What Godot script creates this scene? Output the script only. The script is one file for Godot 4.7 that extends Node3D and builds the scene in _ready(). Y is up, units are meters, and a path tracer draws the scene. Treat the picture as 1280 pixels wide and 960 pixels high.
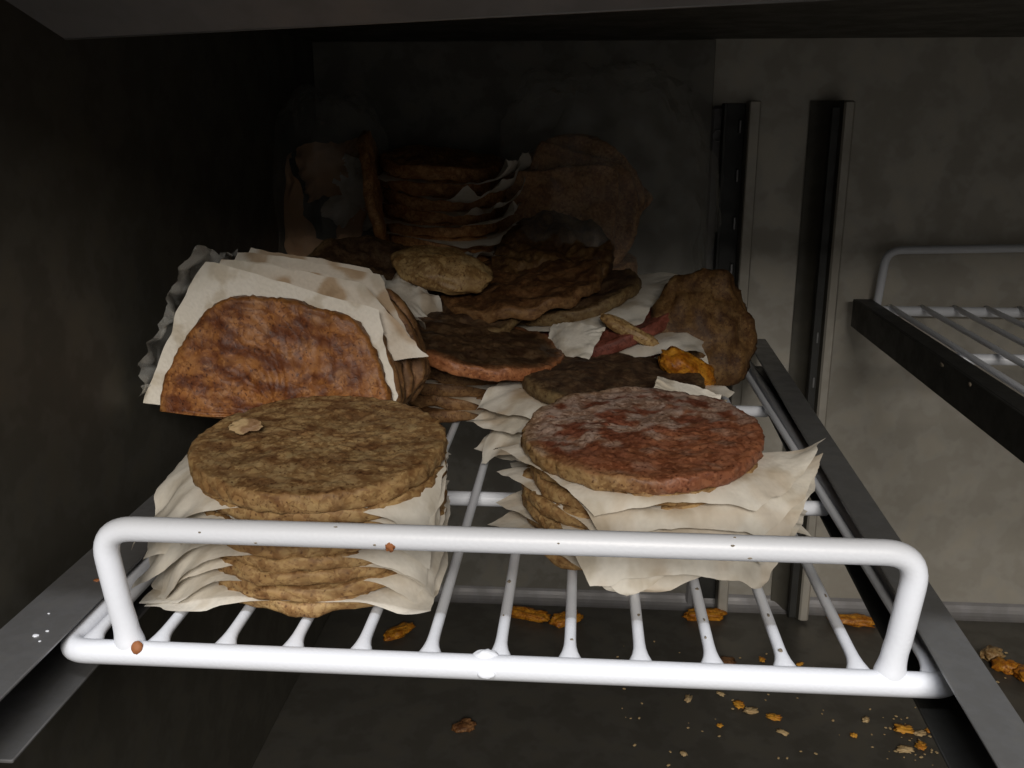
extends Node3D
# A look into an under-counter freezer: a white wire shelf with stacks of frozen patties.
# Metres, y up. The shelf plane is y = 0, its front edge z = 0, the open door lies towards +z.

var taken := {}
var mats := {}

func _ready() -> void:
	# ---- camera, light, exposure
	var cam := Camera3D.new()
	cam.name = "camera"
	cam.position = Vector3(0.0313, 0.1917, 0.3046)
	cam.rotation = Vector3(-0.2727, 0.0736, -0.0003)
	cam.fov = 43.6
	cam.near = 0.02
	cam.far = 60.0
	add_child(cam)
	cam.current = true

	var e := Environment.new()
	e.background_mode = Environment.BG_COLOR
	e.background_color = Color(0.115, 0.111, 0.104).linear_to_srgb()
	e.tonemap_mode = Environment.TONE_MAPPER_LINEAR
	e.tonemap_exposure = 1.0
	e.sdfgi_enabled = true
	e.ssao_enabled = true
	e.ssil_enabled = true
	var we := WorldEnvironment.new()
	we.name = "world_environment"
	we.environment = e
	add_child(we)

	# the ceiling tube above the open door, and a broad fill added for the room's soft light
	area_light("ceiling_tube_light", Vector3(-0.05, 1.70, 1.245), Vector3(0.0, 0.0, -0.03), Vector2(1.2, 0.05), 3.0, Color(0.98, 0.985, 1.0))
	area_light("room_fill_light", Vector3(0.22, 1.05, 1.95), Vector3(0.05, 0.0, -0.15), Vector2(0.7, 0.7), 4.2, Color(1.0, 0.975, 0.94))

	make_materials()
	build_cabinet()
	build_fittings()
	build_front_shelf()
	build_side_shelf()
	build_front_left_stack()
	build_front_right_stack()
	build_leaning_stack()
	build_middle_pile()
	build_back_pile()
	build_floor_bits()


# ------------------------------------------------------------------ helpers

func area_light(called: String, at: Vector3, to: Vector3, size: Vector2, energy: float, c: Color) -> void:
	var l := AreaLight3D.new()
	l.name = called
	l.area_size = size
	l.light_energy = energy
	l.light_color = c
	l.area_range = 12.0
	l.area_attenuation = 2.0
	l.shadow_enabled = true
	add_child(l)
	l.look_at_from_position(at, to, Vector3.UP)


func numbered(called: String) -> String:
	var n: int = taken.get(called, 0)
	taken[called] = n + 1
	return called if n == 0 else "%s_%03d" % [called, n]


func tag(o: Node3D, label: String, category: String, group := "", kind := "") -> void:
	o.set_meta("label", label)
	if category:
		o.set_meta("category", category)
	if group:
		o.set_meta("group", group)
	if kind:
		o.set_meta("kind", kind)


func put(called: String, mesh: Mesh, mat: Material, parent: Node3D = self, xf := Transform3D()) -> MeshInstance3D:
	var o := MeshInstance3D.new()
	o.name = numbered(called) if parent == self else called
	o.mesh = mesh
	o.material_override = mat
	o.transform = xf
	parent.add_child(o, true)
	return o


func base(called: String, label: String, category: String, at := Vector3.ZERO, group := "") -> Node3D:
	var o := Node3D.new()
	o.name = numbered(called)
	o.position = at
	add_child(o, true)
	tag(o, label, category, group)
	return o


func new_shape() -> Dictionary:
	return {"v": PackedVector3Array(), "c": PackedColorArray(), "i": PackedInt32Array()}


# rows of points; closed = each row joins up to itself
func add_rows(s: Dictionary, rows: Array, closed: bool, cols: Array = []) -> void:
	var v: PackedVector3Array = s.v
	var c: PackedColorArray = s.c
	var ix: PackedInt32Array = s.i
	var b := v.size()
	var n: int = rows[0].size()
	for k in rows.size():
		v.append_array(rows[k])
		if cols.size():
			c.append_array(cols[k])
	var m := n if closed else n - 1
	for k in rows.size() - 1:
		for j in m:
			var p := b + k * n + j
			var q := b + k * n + (j + 1) % n
			ix.append_array(PackedInt32Array([p, q, p + n, q, q + n, p + n]))
	s.v = v
	s.c = c
	s.i = ix


func finish(s: Dictionary, closed := true, flat := false) -> ArrayMesh:
	var v: PackedVector3Array = s.v
	var ix: PackedInt32Array = s.i
	if closed:
		var vol := 0.0
		for t in range(0, ix.size(), 3):
			vol += v[ix[t]].dot(v[ix[t + 1]].cross(v[ix[t + 2]]))
		if vol > 0.0:
			ix.reverse()
	var a := []
	a.resize(Mesh.ARRAY_MAX)
	a[Mesh.ARRAY_VERTEX] = v
	if s.c.size() == v.size():
		a[Mesh.ARRAY_COLOR] = s.c
	a[Mesh.ARRAY_INDEX] = ix
	var st := SurfaceTool.new()
	if flat:
		st.begin(Mesh.PRIMITIVE_TRIANGLES)
		st.set_smooth_group(-1)
		for k in ix:
			if s.c.size() == v.size():
				st.set_color(s.c[k])
			st.add_vertex(v[k])
	else:
		st.create_from_arrays(a)
	st.generate_normals()
	return st.commit()


# a bevelled box, as a closed shape centred on o
func add_box(s: Dictionary, lo: Vector3, hi: Vector3, bev := 0.001, xf := Transform3D()) -> void:
	var c := (lo + hi) * 0.5
	var h := (hi - lo) * 0.5
	var b := minf(bev, minf(h.x, minf(h.y, h.z)) * 0.9)
	var rows := []
	for layer in [[-h.y, b], [-h.y + b, 0.0], [h.y - b, 0.0], [h.y, b]]:
		var y: float = layer[0]
		var g: float = layer[1]
		var x: float = h.x - g
		var z: float = h.z - g
		rows.append(PackedVector3Array([
			xf * (c + Vector3(x - b, y, z)), xf * (c + Vector3(x, y, z - b)), xf * (c + Vector3(x, y, -z + b)), xf * (c + Vector3(x - b, y, -z)),
			xf * (c + Vector3(-x + b, y, -z)), xf * (c + Vector3(-x, y, -z + b)), xf * (c + Vector3(-x, y, z - b)), xf * (c + Vector3(-x + b, y, z))]))
	var n := 8
	var bot := PackedVector3Array()
	var top := PackedVector3Array()
	for j in n:
		bot.append(xf * Vector3(c.x, lo.y, c.z))
		top.append(xf * Vector3(c.x, hi.y, c.z))
	rows.insert(0, bot)
	rows.append(top)
	add_rows(s, rows, true)


func box_mesh(lo: Vector3, hi: Vector3, bev := 0.001) -> ArrayMesh:
	var s := new_shape()
	add_box(s, lo, hi, bev)
	return finish(s, true, true)


# a round bar along a path; rx, ry may be arrays (one radius per point)
func tube(path: PackedVector3Array, r, side := Vector3.UP, n := 16, wide = null, cap := true) -> ArrayMesh:
	var s := new_shape()
	var rows := []
	var last := path.size() - 1
	for k in path.size():
		var t := (path[mini(k + 1, last)] - path[maxi(k - 1, 0)]).normalized()
		var a := side - t * side.dot(t)
		a = a.normalized()
		var b := t.cross(a)
		var ra: float = r[k] if r is PackedFloat32Array else r
		var rb: float = wide[k] if wide is PackedFloat32Array else ra
		var row := PackedVector3Array()
		for j in n:
			var q := TAU * j / n
			row.append(path[k] + a * cos(q) * ra + b * sin(q) * rb)
		rows.append(row)
	if cap:
		for end in [0, 1]:
			var src: PackedVector3Array = rows[0] if end == 0 else rows[rows.size() - 1]
			var mid := path[0] if end == 0 else path[last]
			var t2 := (path[0] - path[1]).normalized() if end == 0 else (path[last] - path[last - 1]).normalized()
			var rad := (src[0] - mid).length()
			for f in [[0.75, 0.5], [0.0, 0.75]]:
				var row := PackedVector3Array()
				for p in src:
					row.append(mid + (p - mid) * f[0] + t2 * rad * f[1] * 0.6)
				if end == 0:
					rows.insert(0, row)
				else:
					rows.append(row)
	add_rows(s, rows, true)
	return finish(s)


# a polyline with its corners rounded
func rounded(pts: Array, rad: float, steps := 8) -> PackedVector3Array:
	var out := PackedVector3Array([pts[0]])
	for k in range(1, pts.size() - 1):
		var p: Vector3 = pts[k]
		var u: Vector3 = (pts[k - 1] - p).normalized()
		var w: Vector3 = (pts[k + 1] - p).normalized()
		for j in steps + 1:
			var t := float(j) / steps
			out.append((p + u * rad) * (1 - t) * (1 - t) + p * 2.0 * t * (1 - t) + (p + w * rad) * t * t)
	out.append(pts[-1])
	return out


func noise(sd: int, freq: float, oct := 3) -> FastNoiseLite:
	var n := FastNoiseLite.new()
	n.noise_type = FastNoiseLite.TYPE_SIMPLEX
	n.seed = sd
	n.frequency = freq
	n.fractal_octaves = oct
	return n


func lin(r: float, g: float, b: float) -> Color:
	return Color(r, g, b)


# ------------------------------------------------------------------ materials

func seamless(sd: int, freq: float, size: int, kind: int, oct := 3) -> Image:
	var n := FastNoiseLite.new()
	n.noise_type = kind as FastNoiseLite.NoiseType
	n.seed = sd
	n.frequency = freq
	n.fractal_octaves = oct
	if kind == FastNoiseLite.TYPE_CELLULAR:
		n.cellular_return_type = FastNoiseLite.RETURN_DISTANCE
		n.fractal_type = FastNoiseLite.FRACTAL_NONE
	return n.get_seamless_image(size, size)


func make_materials() -> void:
	var size := 512
	# meat: a grain that tints the vertex colours (dark specks, pale fat, fibres)
	var na := seamless(3, 0.016, size, FastNoiseLite.TYPE_SIMPLEX, 4)
	var nb := seamless(5, 0.055, size, FastNoiseLite.TYPE_SIMPLEX, 3)
	var nd := seamless(11, 0.10, size, FastNoiseLite.TYPE_SIMPLEX, 2)
	var cells := FastNoiseLite.new()
	cells.noise_type = FastNoiseLite.TYPE_CELLULAR
	cells.seed = 8
	cells.frequency = 0.055
	cells.fractal_type = FastNoiseLite.FRACTAL_NONE
	cells.cellular_return_type = FastNoiseLite.RETURN_DISTANCE2_SUB
	cells.domain_warp_enabled = true
	cells.domain_warp_amplitude = 16.0
	cells.domain_warp_frequency = 0.03
	var nc := cells.get_seamless_image(size, size)
	cells.cellular_return_type = FastNoiseLite.RETURN_CELL_VALUE
	var nv := cells.get_seamless_image(size, size)
	var col := Image.create(size, size, false, Image.FORMAT_RGB8)
	var hgt := Image.create(size, size, false, Image.FORMAT_L8)
	for y in size:
		for x in size:
			var a := na.get_pixel(x, y).r
			var b := nb.get_pixel(x, y).r
			var c := nc.get_pixel(x, y).r
			var d := nd.get_pixel(x, y).r
			var v := nv.get_pixel(x, y).r
			var edge := smoothstep(0.16, 0.0, c)
			var k := Color(0.92, 0.90, 0.86).lerp(Color(0.76, 0.69, 0.61), smoothstep(0.35, 0.72, a))
			k = k.lerp(Color(0.80, 0.72, 0.64), smoothstep(0.35, 0.75, v) * 0.5)
			k = k.lerp(Color(0.62, 0.53, 0.45), edge * 0.45)
			k = k.lerp(Color(1.0, 0.98, 0.93), smoothstep(0.6, 0.8, b) * 0.8)
			k = k.lerp(Color(1.0, 0.97, 0.90), smoothstep(0.86, 0.9, v) * (1.0 - edge) * 0.7)
			k = k.lerp(Color(0.42, 0.32, 0.26), smoothstep(0.72, 0.86, d * 0.4 + (1.0 - b) * 0.65) * 0.75)
			col.set_pixel(x, y, k)
			var h := clampf(0.55 + (b - 0.5) * 0.35 + (d - 0.5) * 0.2 - edge * 0.3, 0.0, 1.0)
			hgt.set_pixel(x, y, Color(h, h, h))
	var colt := ImageTexture.create_from_image(col)
	var hgtt := ImageTexture.create_from_image(hgt)
	for k in 3:
		var m := StandardMaterial3D.new()
		m.resource_name = "meat"
		m.albedo_texture = colt
		m.vertex_color_use_as_albedo = true
		m.uv1_triplanar = true
		m.uv1_triplanar_sharpness = 3.0
		m.uv1_scale = Vector3.ONE * [9.2, 8.6, 9.9][k]
		m.uv1_offset = Vector3(0.31 * k + 0.07, 0.17 * k, 0.53 * k + 0.2)
		m.heightmap_enabled = true
		m.heightmap_texture = hgtt
		m.heightmap_scale = 0.020
		m.roughness = [0.62, 0.5, 0.72][k]
		m.metallic_specular = 0.4
		mats["meat%d" % k] = m

	# greaseproof paper: fine fibres and faint grease
	var pn := seamless(21, 0.012, 256, FastNoiseLite.TYPE_SIMPLEX, 4)
	var pf := seamless(23, 0.12, 256, FastNoiseLite.TYPE_SIMPLEX, 2)
	var pc := Image.create(256, 256, false, Image.FORMAT_RGB8)
	var ph := Image.create(256, 256, false, Image.FORMAT_L8)
	for y in 256:
		for x in 256:
			var a := pn.get_pixel(x, y).r
			var b := pf.get_pixel(x, y).r
			var k := Color(0.87, 0.85, 0.815).lerp(Color(0.76, 0.72, 0.655), smoothstep(0.5, 0.85, a))
			pc.set_pixel(x, y, k * (0.97 + 0.04 * b))
			var h := clampf(0.5 + (a - 0.5) * 0.6 + (b - 0.5) * 0.4, 0.0, 1.0)
			ph.set_pixel(x, y, Color(h, h, h))
	var p := StandardMaterial3D.new()
	p.resource_name = "paper"
	p.albedo_texture = ImageTexture.create_from_image(pc)
	p.vertex_color_use_as_albedo = true
	p.uv1_triplanar = true
	p.uv1_scale = Vector3.ONE * 11.0
	p.heightmap_enabled = true
	p.heightmap_texture = ImageTexture.create_from_image(ph)
	p.heightmap_scale = 0.03
	p.roughness = 0.6
	p.cull_mode = BaseMaterial3D.CULL_DISABLED
	p.backlight_enabled = true
	p.backlight = Color(0.35, 0.34, 0.31)
	mats.paper = p

	# white plastic coating of the wire shelves
	var w := StandardMaterial3D.new()
	w.resource_name = "white_coating"
	w.albedo_color = Color(0.73, 0.75, 0.80).linear_to_srgb()
	w.roughness = 0.4
	w.heightmap_enabled = true
	w.heightmap_texture = ImageTexture.create_from_image(ph)
	w.heightmap_scale = 0.012
	w.uv1_triplanar = true
	w.uv1_scale = Vector3.ONE * 14.0
	mats.white = w

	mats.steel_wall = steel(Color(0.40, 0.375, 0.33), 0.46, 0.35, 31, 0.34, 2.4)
	mats.steel_shade = steel(Color(0.19, 0.182, 0.162), 0.5, 0.3, 33, 0.5, 3.0)  # wall steel darkened to stand in for shade
	mats.steel_dark = steel(Color(0.085, 0.08, 0.066), 0.55, 0.3, 37, 0.5, 3.0)  # also carries shade in its colour on left wall and curved upright
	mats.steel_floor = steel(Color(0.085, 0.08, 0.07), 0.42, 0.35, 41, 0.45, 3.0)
	mats.steel_black = steel(Color(0.035, 0.035, 0.033), 0.45, 0.3, 43, 0.3, 6.0)
	mats.steel_grey = steel(Color(0.19, 0.19, 0.19), 0.42, 0.45, 59, 0.25, 8.0)
	mats.steel_rail = steel(Color(0.23, 0.23, 0.235), 0.36, 0.6, 47, 0.25, 8.0)
	mats.steel_fascia = steel(Color(0.21, 0.205, 0.21), 0.5, 0.3, 53, 0.3, 4.0)

	var f := StandardMaterial3D.new()
	f.resource_name = "clear_film"
	f.transparency = BaseMaterial3D.TRANSPARENCY_ALPHA
	f.albedo_color = Color(0.95, 0.95, 0.93, 0.26)
	f.roughness = 0.2
	f.cull_mode = BaseMaterial3D.CULL_DISABLED
	mats.film = f
	var f3: StandardMaterial3D = f.duplicate()
	f3.resource_name = "bag_film"
	f3.roughness = 0.25
	f3.metallic_specular = 0.3
	f3.albedo_color = Color(0.85, 0.85, 0.82, 0.09)
	mats.bagfilm = f3
	var f2: StandardMaterial3D = f.duplicate()
	f2.resource_name = "cloudy_film"
	f2.albedo_color = Color(0.8, 0.8, 0.78, 0.3)
	f2.roughness = 0.4
	mats.cloudy = f2

	mats.chip = plain(Color(0.27, 0.095, 0.03), 0.7)
	mats.speck = plain(Color(0.22, 0.18, 0.13), 0.8)
	var sm := StandardMaterial3D.new()
	sm.resource_name = "smooth_food"
	sm.vertex_color_use_as_albedo = true
	sm.roughness = 0.6
	sm.uv1_triplanar = true
	sm.uv1_scale = Vector3.ONE * 20.0
	sm.heightmap_enabled = true
	sm.heightmap_texture = ImageTexture.create_from_image(ph)
	sm.heightmap_scale = 0.02
	mats.smooth = sm
	mats.card = plain(Color(0.52, 0.29, 0.145), 0.85)
	mats.card.cull_mode = BaseMaterial3D.CULL_DISABLED
	mats.crumb = plain(Color(0.36, 0.26, 0.13), 0.85)


func plain(c: Color, rough: float) -> StandardMaterial3D:
	var m := StandardMaterial3D.new()
	m.albedo_color = c.linear_to_srgb()
	m.roughness = rough
	return m


# worn stainless sheet: blotches of old wet and grease, fine scratches
func steel(c: Color, rough: float, metal: float, sd: int, blotch: float, per_metre: float) -> StandardMaterial3D:
	var size := 512
	var a := seamless(sd, 0.014, size, FastNoiseLite.TYPE_SIMPLEX, 4)
	var b := seamless(sd + 1, 0.05, size, FastNoiseLite.TYPE_SIMPLEX, 3)
	var im := Image.create(size, size, false, Image.FORMAT_RGB8)
	var ro := Image.create(size, size, false, Image.FORMAT_L8)
	for y in size:
		for x in size:
			var p := a.get_pixel(x, y).r
			var q := b.get_pixel(x, y).r
			var t := smoothstep(0.42, 0.66, p * 0.75 + q * 0.3) * blotch
			var k := c * (0.96 + 0.1 * q)
			k = k.lerp(c * Color(0.62, 0.59, 0.52), t)
			k = k.lerp(c * Color(1.15, 1.08, 0.92), smoothstep(0.42, 0.2, p) * blotch * 0.7)
			k.a = 1.0
			im.set_pixel(x, y, k.linear_to_srgb())
			var r := clampf(rough * (0.85 + 0.35 * p + 0.15 * q), 0.05, 1.0)
			ro.set_pixel(x, y, Color(r, r, r))
	var m := StandardMaterial3D.new()
	m.resource_name = "steel"
	m.albedo_texture = ImageTexture.create_from_image(im)
	m.roughness_texture = ImageTexture.create_from_image(ro)
	m.roughness = 1.0
	m.metallic = metal
	m.uv1_triplanar = true
	m.uv1_world_triplanar = true
	m.uv1_scale = Vector3.ONE * per_metre
	return m


# ------------------------------------------------------------------ food shapes

func tone(kind: String, side: float, x: float, z: float, n1: float, n2: float, n3: float) -> Color:
	var streak := clampf(0.5 + n1 * 0.8 + n2 * 0.35, 0.0, 1.0)
	var k: Color
	match kind:
		"tan":
			k = lin(0.395, 0.275, 0.145).lerp(lin(0.21, 0.118, 0.055), smoothstep(0.38, 0.85, streak))
			k = k.lerp(lin(0.40, 0.30, 0.16), smoothstep(0.1, 0.6, n3) * 0.7)
			k = k.lerp(lin(0.44, 0.30, 0.14), side * 0.6)
			k = k.lerp(lin(0.24, 0.13, 0.055), side * smoothstep(0.1, 0.5, n2) * 0.7)
		"red":
			k = lin(0.21, 0.080, 0.052).lerp(lin(0.29, 0.135, 0.08), smoothstep(0.4, 0.8, streak))
			var warm := smoothstep(-0.01, 0.035, x * 0.5 + z * 0.9) * 0.85
			k = k.lerp(lin(0.44, 0.195, 0.105).lerp(lin(0.31, 0.12, 0.065), streak), warm * (0.6 + 0.4 * n2))
			var frost := smoothstep(0.02, 0.34, n1 * 0.55 + n3 * 0.6 + 0.13 - (x * 0.55 + z * 1.3) * 7.0) * (0.75 - warm * 0.6)
			k = k.lerp(lin(0.43, 0.36, 0.34), clampf(frost, 0.0, 0.7))
			k = k.lerp(lin(0.36, 0.25, 0.12), side * smoothstep(0.012, -0.02, x) * 0.9)
		"orange":
			k = lin(0.33, 0.142, 0.045).lerp(lin(0.16, 0.052, 0.017), smoothstep(0.25, 0.8, streak))
			k = k.lerp(lin(0.38, 0.19, 0.075), smoothstep(0.15, 0.55, n3) * 0.6)
			k = k.lerp(lin(0.36, 0.19, 0.07), side * 0.5)
		"dark":
			k = lin(0.12, 0.076, 0.045).lerp(lin(0.065, 0.038, 0.022), smoothstep(0.3, 0.75, streak))
			k = k.lerp(lin(0.17, 0.12, 0.075), smoothstep(0.2, 0.6, n3) * 0.5)
			k = k.lerp(lin(0.26, 0.19, 0.095), side * 0.75)
		"ember":      # dark on top, orange at the edge
			k = lin(0.13, 0.085, 0.05).lerp(lin(0.07, 0.042, 0.024), smoothstep(0.3, 0.75, streak))
			k = k.lerp(lin(0.42, 0.18, 0.085), side * 0.95)
		"brown":
			k = lin(0.26, 0.14, 0.065).lerp(lin(0.13, 0.065, 0.028), smoothstep(0.3, 0.75, streak))
			k = k.lerp(lin(0.28, 0.17, 0.08), side * 0.6)
		"pale":
			k = lin(0.48, 0.35, 0.185).lerp(lin(0.38, 0.26, 0.125), smoothstep(0.35, 0.8, streak))
		"beige":
			k = lin(0.52, 0.375, 0.19).lerp(lin(0.40, 0.27, 0.125), smoothstep(0.3, 0.8, streak))
			k = k.lerp(lin(0.42, 0.31, 0.16), smoothstep(0.15, 0.5, n3) * 0.6)
		"gold":
			k = lin(0.62, 0.30, 0.032).lerp(lin(0.44, 0.165, 0.014), smoothstep(0.3, 0.8, streak))
		"pink":
			k = lin(0.30, 0.10, 0.075).lerp(lin(0.20, 0.065, 0.05), smoothstep(0.3, 0.75, streak))
		"warm":
			k = lin(0.58, 0.34, 0.16).lerp(lin(0.42, 0.215, 0.09), smoothstep(0.3, 0.8, streak))
		"crust":
			k = lin(0.20, 0.118, 0.048).lerp(lin(0.10, 0.052, 0.02), smoothstep(0.3, 0.75, streak))
			k = k.lerp(lin(0.30, 0.20, 0.10), smoothstep(0.1, 0.55, n3) * 0.55)
		_:
			k = lin(0.3, 0.2, 0.1)
	return k


# a flat patty in the plane y = 0 .. th; cuts = straight edges, each [distance from the centre, angle it faces]
func patty_mesh(r: float, th: float, sd: int, kind: String, fine := 1.0, wavy := 0.0008, cuts: Array = [], dome := 0.0) -> ArrayMesh:
	var nl := noise(sd, 28.0, 3)        # shape
	var nr := noise(sd + 1, 260.0, 2)   # rough rim
	var ns := noise(sd + 2, 45.0, 3)    # colour, stretched into streaks
	var nt := noise(sd + 3, 130.0, 2)
	var nu := noise(sd + 4, 70.0, 2)
	var seg := int(88 * fine)
	var top := int(20 * fine)
	var s := new_shape()
	var rows := []
	var cols := []
	var prof := []     # [share of radius, height share, sideness]
	for k in top + 1:
		prof.append([0.968 * pow(float(k) / top, 0.85), 1.0, smoothstep(0.85, 1.0, float(k) / top) * 0.4])
	prof.append([0.986, 0.965, 0.7])
	prof.append([0.999, 0.84, 1.0])
	prof.append([1.005, 0.58, 1.0])
	prof.append([1.004, 0.3, 1.0])
	prof.append([0.996, 0.1, 1.0])
	prof.append([0.975, 0.0, 0.8])
	for f in [0.75, 0.45, 0.15, 0.0]:
		prof.append([f, 0.0, 0.3])
	var lim := PackedFloat32Array()
	for j in seg:
		var a := TAU * j / seg
		var rr := r * (1.0 + 0.022 * nl.get_noise_2d(cos(a) * 0.03, sin(a) * 0.03 + 3.0) + 0.006 * nr.get_noise_2d(cos(a) * 0.05, sin(a) * 0.05))
		for ct in cuts:
			var d := cos(a - ct[1])
			if d > 0.05:
				var c2: float = ct[0] * (1.0 + 0.06 * nl.get_noise_1d(a * 0.02 + 9.0)) / d
				rr = -log(exp(-rr * 520.0) + exp(-c2 * 520.0)) / 520.0
		lim.append(rr)
	for q in prof:
		var row := PackedVector3Array()
		var cr := PackedColorArray()
		for j in seg:
			var a := TAU * j / seg
			var f: float = q[0]
			var rr: float = lim[j] * f
			var x := cos(a) * rr
			var z := sin(a) * rr
			var hs: float = q[1]
			var side: float = q[2]
			var lift := wavy * 2.0 * nl.get_noise_2d(x, z)
			var y := th * hs * (1.0 - 0.04 * f * f + dome * (1.0 - f * f)) + lift
			y += hs * (0.00035 * nt.get_noise_2d(x, z) + 0.0003 * nr.get_noise_2d(x, z)) * minf(1.0, f * 6.0 + 0.3)
			var rim := smoothstep(0.9, 1.0, f)
			var out := rim * (0.0009 * nr.get_noise_3d(x, y * 1.5, z) + 0.0010 * nt.get_noise_3d(x, y * 2.0, z))
			x += cos(a) * out
			z += sin(a) * out
			row.append(Vector3(x, y, z))
			cr.append(tone(kind, side, x, z, ns.get_noise_2d(x * 0.55, z * 1.7 + y * 2.0), nt.get_noise_3d(x, y, z), nu.get_noise_3d(x, y * 2.0, z)))
		rows.append(row)
		cols.append(cr)
	add_rows(s, rows, true, cols)
	return finish(s)


# a rough lump: a squashed ball pushed in and out; square > 0 makes it boxy (fries)
func lump_mesh(half: Vector3, sd: int, kind: String, rough := 0.12, square := 0.0, fine := 1.0) -> ArrayMesh:
	var na := noise(sd, 1.1, 3)
	var nb := noise(sd + 1, 60.0, 3)
	var nt := noise(sd + 2, 150.0, 2)
	var seg := int(28 * fine)
	var ring := int(16 * fine)
	var rows := []
	var cols := []
	for k in ring + 1:
		var row := PackedVector3Array()
		var cr := PackedColorArray()
		var p := PI * k / ring
		for j in seg:
			var a := TAU * j / seg
			var d := Vector3(cos(a) * sin(p), cos(p), sin(a) * sin(p))
			if square > 0.0:
				var m := maxf(absf(d.x), maxf(absf(d.y), absf(d.z)))
				d = d.lerp(d / m * 0.93, square)
			var g := 1.0 + rough * na.get_noise_3d(d.x * 1.2, d.y * 1.2, d.z * 1.2) * 2.0
			var v := d * half * g
			v += d.normalized() * (nb.get_noise_3dv(v) * 0.6 + nt.get_noise_3dv(v) * 0.3) * rough * minf(half.x, minf(half.y, half.z))
			row.append(v)
			cr.append(tone(kind, 0.0, v.x, v.z, nb.get_noise_3dv(v), nt.get_noise_3dv(v), nb.get_noise_3dv(v * 0.6 + Vector3.ONE)))
		rows.append(row)
		cols.append(cr)
	var s := new_shape()
	add_rows(s, rows, true, cols)
	return finish(s)


# a sheet of paper with the four corners given (x, z), lying flat within radius r and hanging over beyond it
# bends = [[angle, half width, slope in radians (down < 0), curl per metre], ...]
func paper_quad(sd: int, quad: Array, r: float, bends: Array, low := -1.0, crease := 1.0, stain := 0.25, n := 44) -> ArrayMesh:
	var nw := noise(sd, 17.0, 2)
	var nf := noise(sd + 1, 75.0, 2)
	var ne := noise(sd + 2, 60.0, 2)
	var rows := []
	var cols := []
	for k in n + 1:
		var row := PackedVector3Array()
		var cr := PackedColorArray()
		for j in n + 1:
			var u := float(j) / n
			var w := float(k) / n
			var su := 2.0 * u - 1.0
			var sw := 2.0 * w - 1.0
			# slightly uneven outline
			u += 0.012 * ne.get_noise_1d(w * 0.06 + 2.0 * signf(su)) * absf(su)
			w += 0.012 * ne.get_noise_1d(u * 0.06 + 7.0 * signf(sw)) * absf(sw)
			var p: Vector2 = (quad[0] * (1 - u) + quad[1] * u) * (1 - w) + (quad[3] * (1 - u) + quad[2] * u) * w
			var x := p.x
			var z := p.y
			var d := sqrt(x * x + z * z)
			var a := atan2(z, x)
			var beyond := maxf(0.0, d - r)
			var slope := -0.10
			var curl := 0.0
			for b in bends:
				var da: float = wrapf(a - b[0], -PI, PI) / b[1]
				var g: float = exp(-da * da)
				slope += b[2] * g
				curl += b[3] * g
			slope += 0.22 * crease * nw.get_noise_2d(x, z)
			# a few folds that run out from the rim
			slope += 0.11 * crease * absf(ne.get_noise_1d(a * 0.030 + sd)) * 2.0 - 0.07 * crease
			var hx := 0.0
			var hy := 0.0
			for q in 8:
				var t := beyond * (q + 0.5) / 8.0
				var an := slope * (1.0 - exp(-t / 0.005)) + curl * t
				hx += cos(an) * beyond / 8.0
				hy += sin(an) * beyond / 8.0
			var rad := minf(d, r) + hx
			var y := hy + minf(beyond * 0.35, 0.005) * (0.5 * nw.get_noise_2d(x + 0.3, z) + 0.16 * nf.get_noise_2d(x, z)) * crease
			if y < low:
				y = low + 0.06 * (y - low)
			row.append(Vector3(cos(a) * rad, y, sin(a) * rad))
			var st := smoothstep(0.05, 0.5, nw.get_noise_2d(x * 1.7 + 1.0, z * 1.7)) * stain + smoothstep(0.012, 0.0, beyond) * stain * 0.5
			cr.append(lin(0.98, 0.97, 0.94).lerp(lin(0.66, 0.52, 0.36).lerp(lin(0.34, 0.19, 0.09), smoothstep(0.5, 1.0, stain)), clampf(st, 0.0, 1.0)))
		rows.append(row)
		cols.append(cr)
	var s := new_shape()
	add_rows(s, rows, false, cols)
	return finish(s, false)


func paper_mesh(sd: int, ax: float, az: float, turn: float, off: Vector2, r: float, bends: Array, low := -1.0, crease := 1.0, stain := 0.25, n := 44) -> ArrayMesh:
	var quad := []
	for q in [Vector2(-ax, -az), Vector2(ax, -az), Vector2(ax, az), Vector2(-ax, az)]:
		quad.append(q.rotated(turn) + off)
	return paper_quad(sd, quad, r, bends, low, crease, stain, n)


# a transform whose y axis is n
func lay(at: Vector3, n: Vector3, spin := 0.0) -> Transform3D:
	var y := n.normalized()
	var x := Vector3.RIGHT - y * y.x
	if x.length() < 0.1:
		x = Vector3.BACK - y * y.z
	x = x.normalized()
	return Transform3D(Basis(x, y, x.cross(y)), at).rotated_local(Vector3.UP, spin)


func patty(label: String, xf: Transform3D, mesh: Mesh, grain: int, group: String) -> MeshInstance3D:
	var o := put("burger_patty", mesh, mats["meat%d" % grain], self, xf)
	tag(o, label, "burger patty", group)
	return o


func sheet(label: String, xf: Transform3D, mesh: Mesh, group: String) -> MeshInstance3D:
	var o := put("paper_sheet", mesh, mats.paper, self, xf)
	tag(o, label, "paper sheet", group)
	return o


func structure(called: String, mesh: Mesh, mat: Material) -> MeshInstance3D:
	var o := put(called, mesh, mat)
	o.set_meta("kind", "structure")
	return o


# ------------------------------------------------------------------ the cabinet

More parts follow.
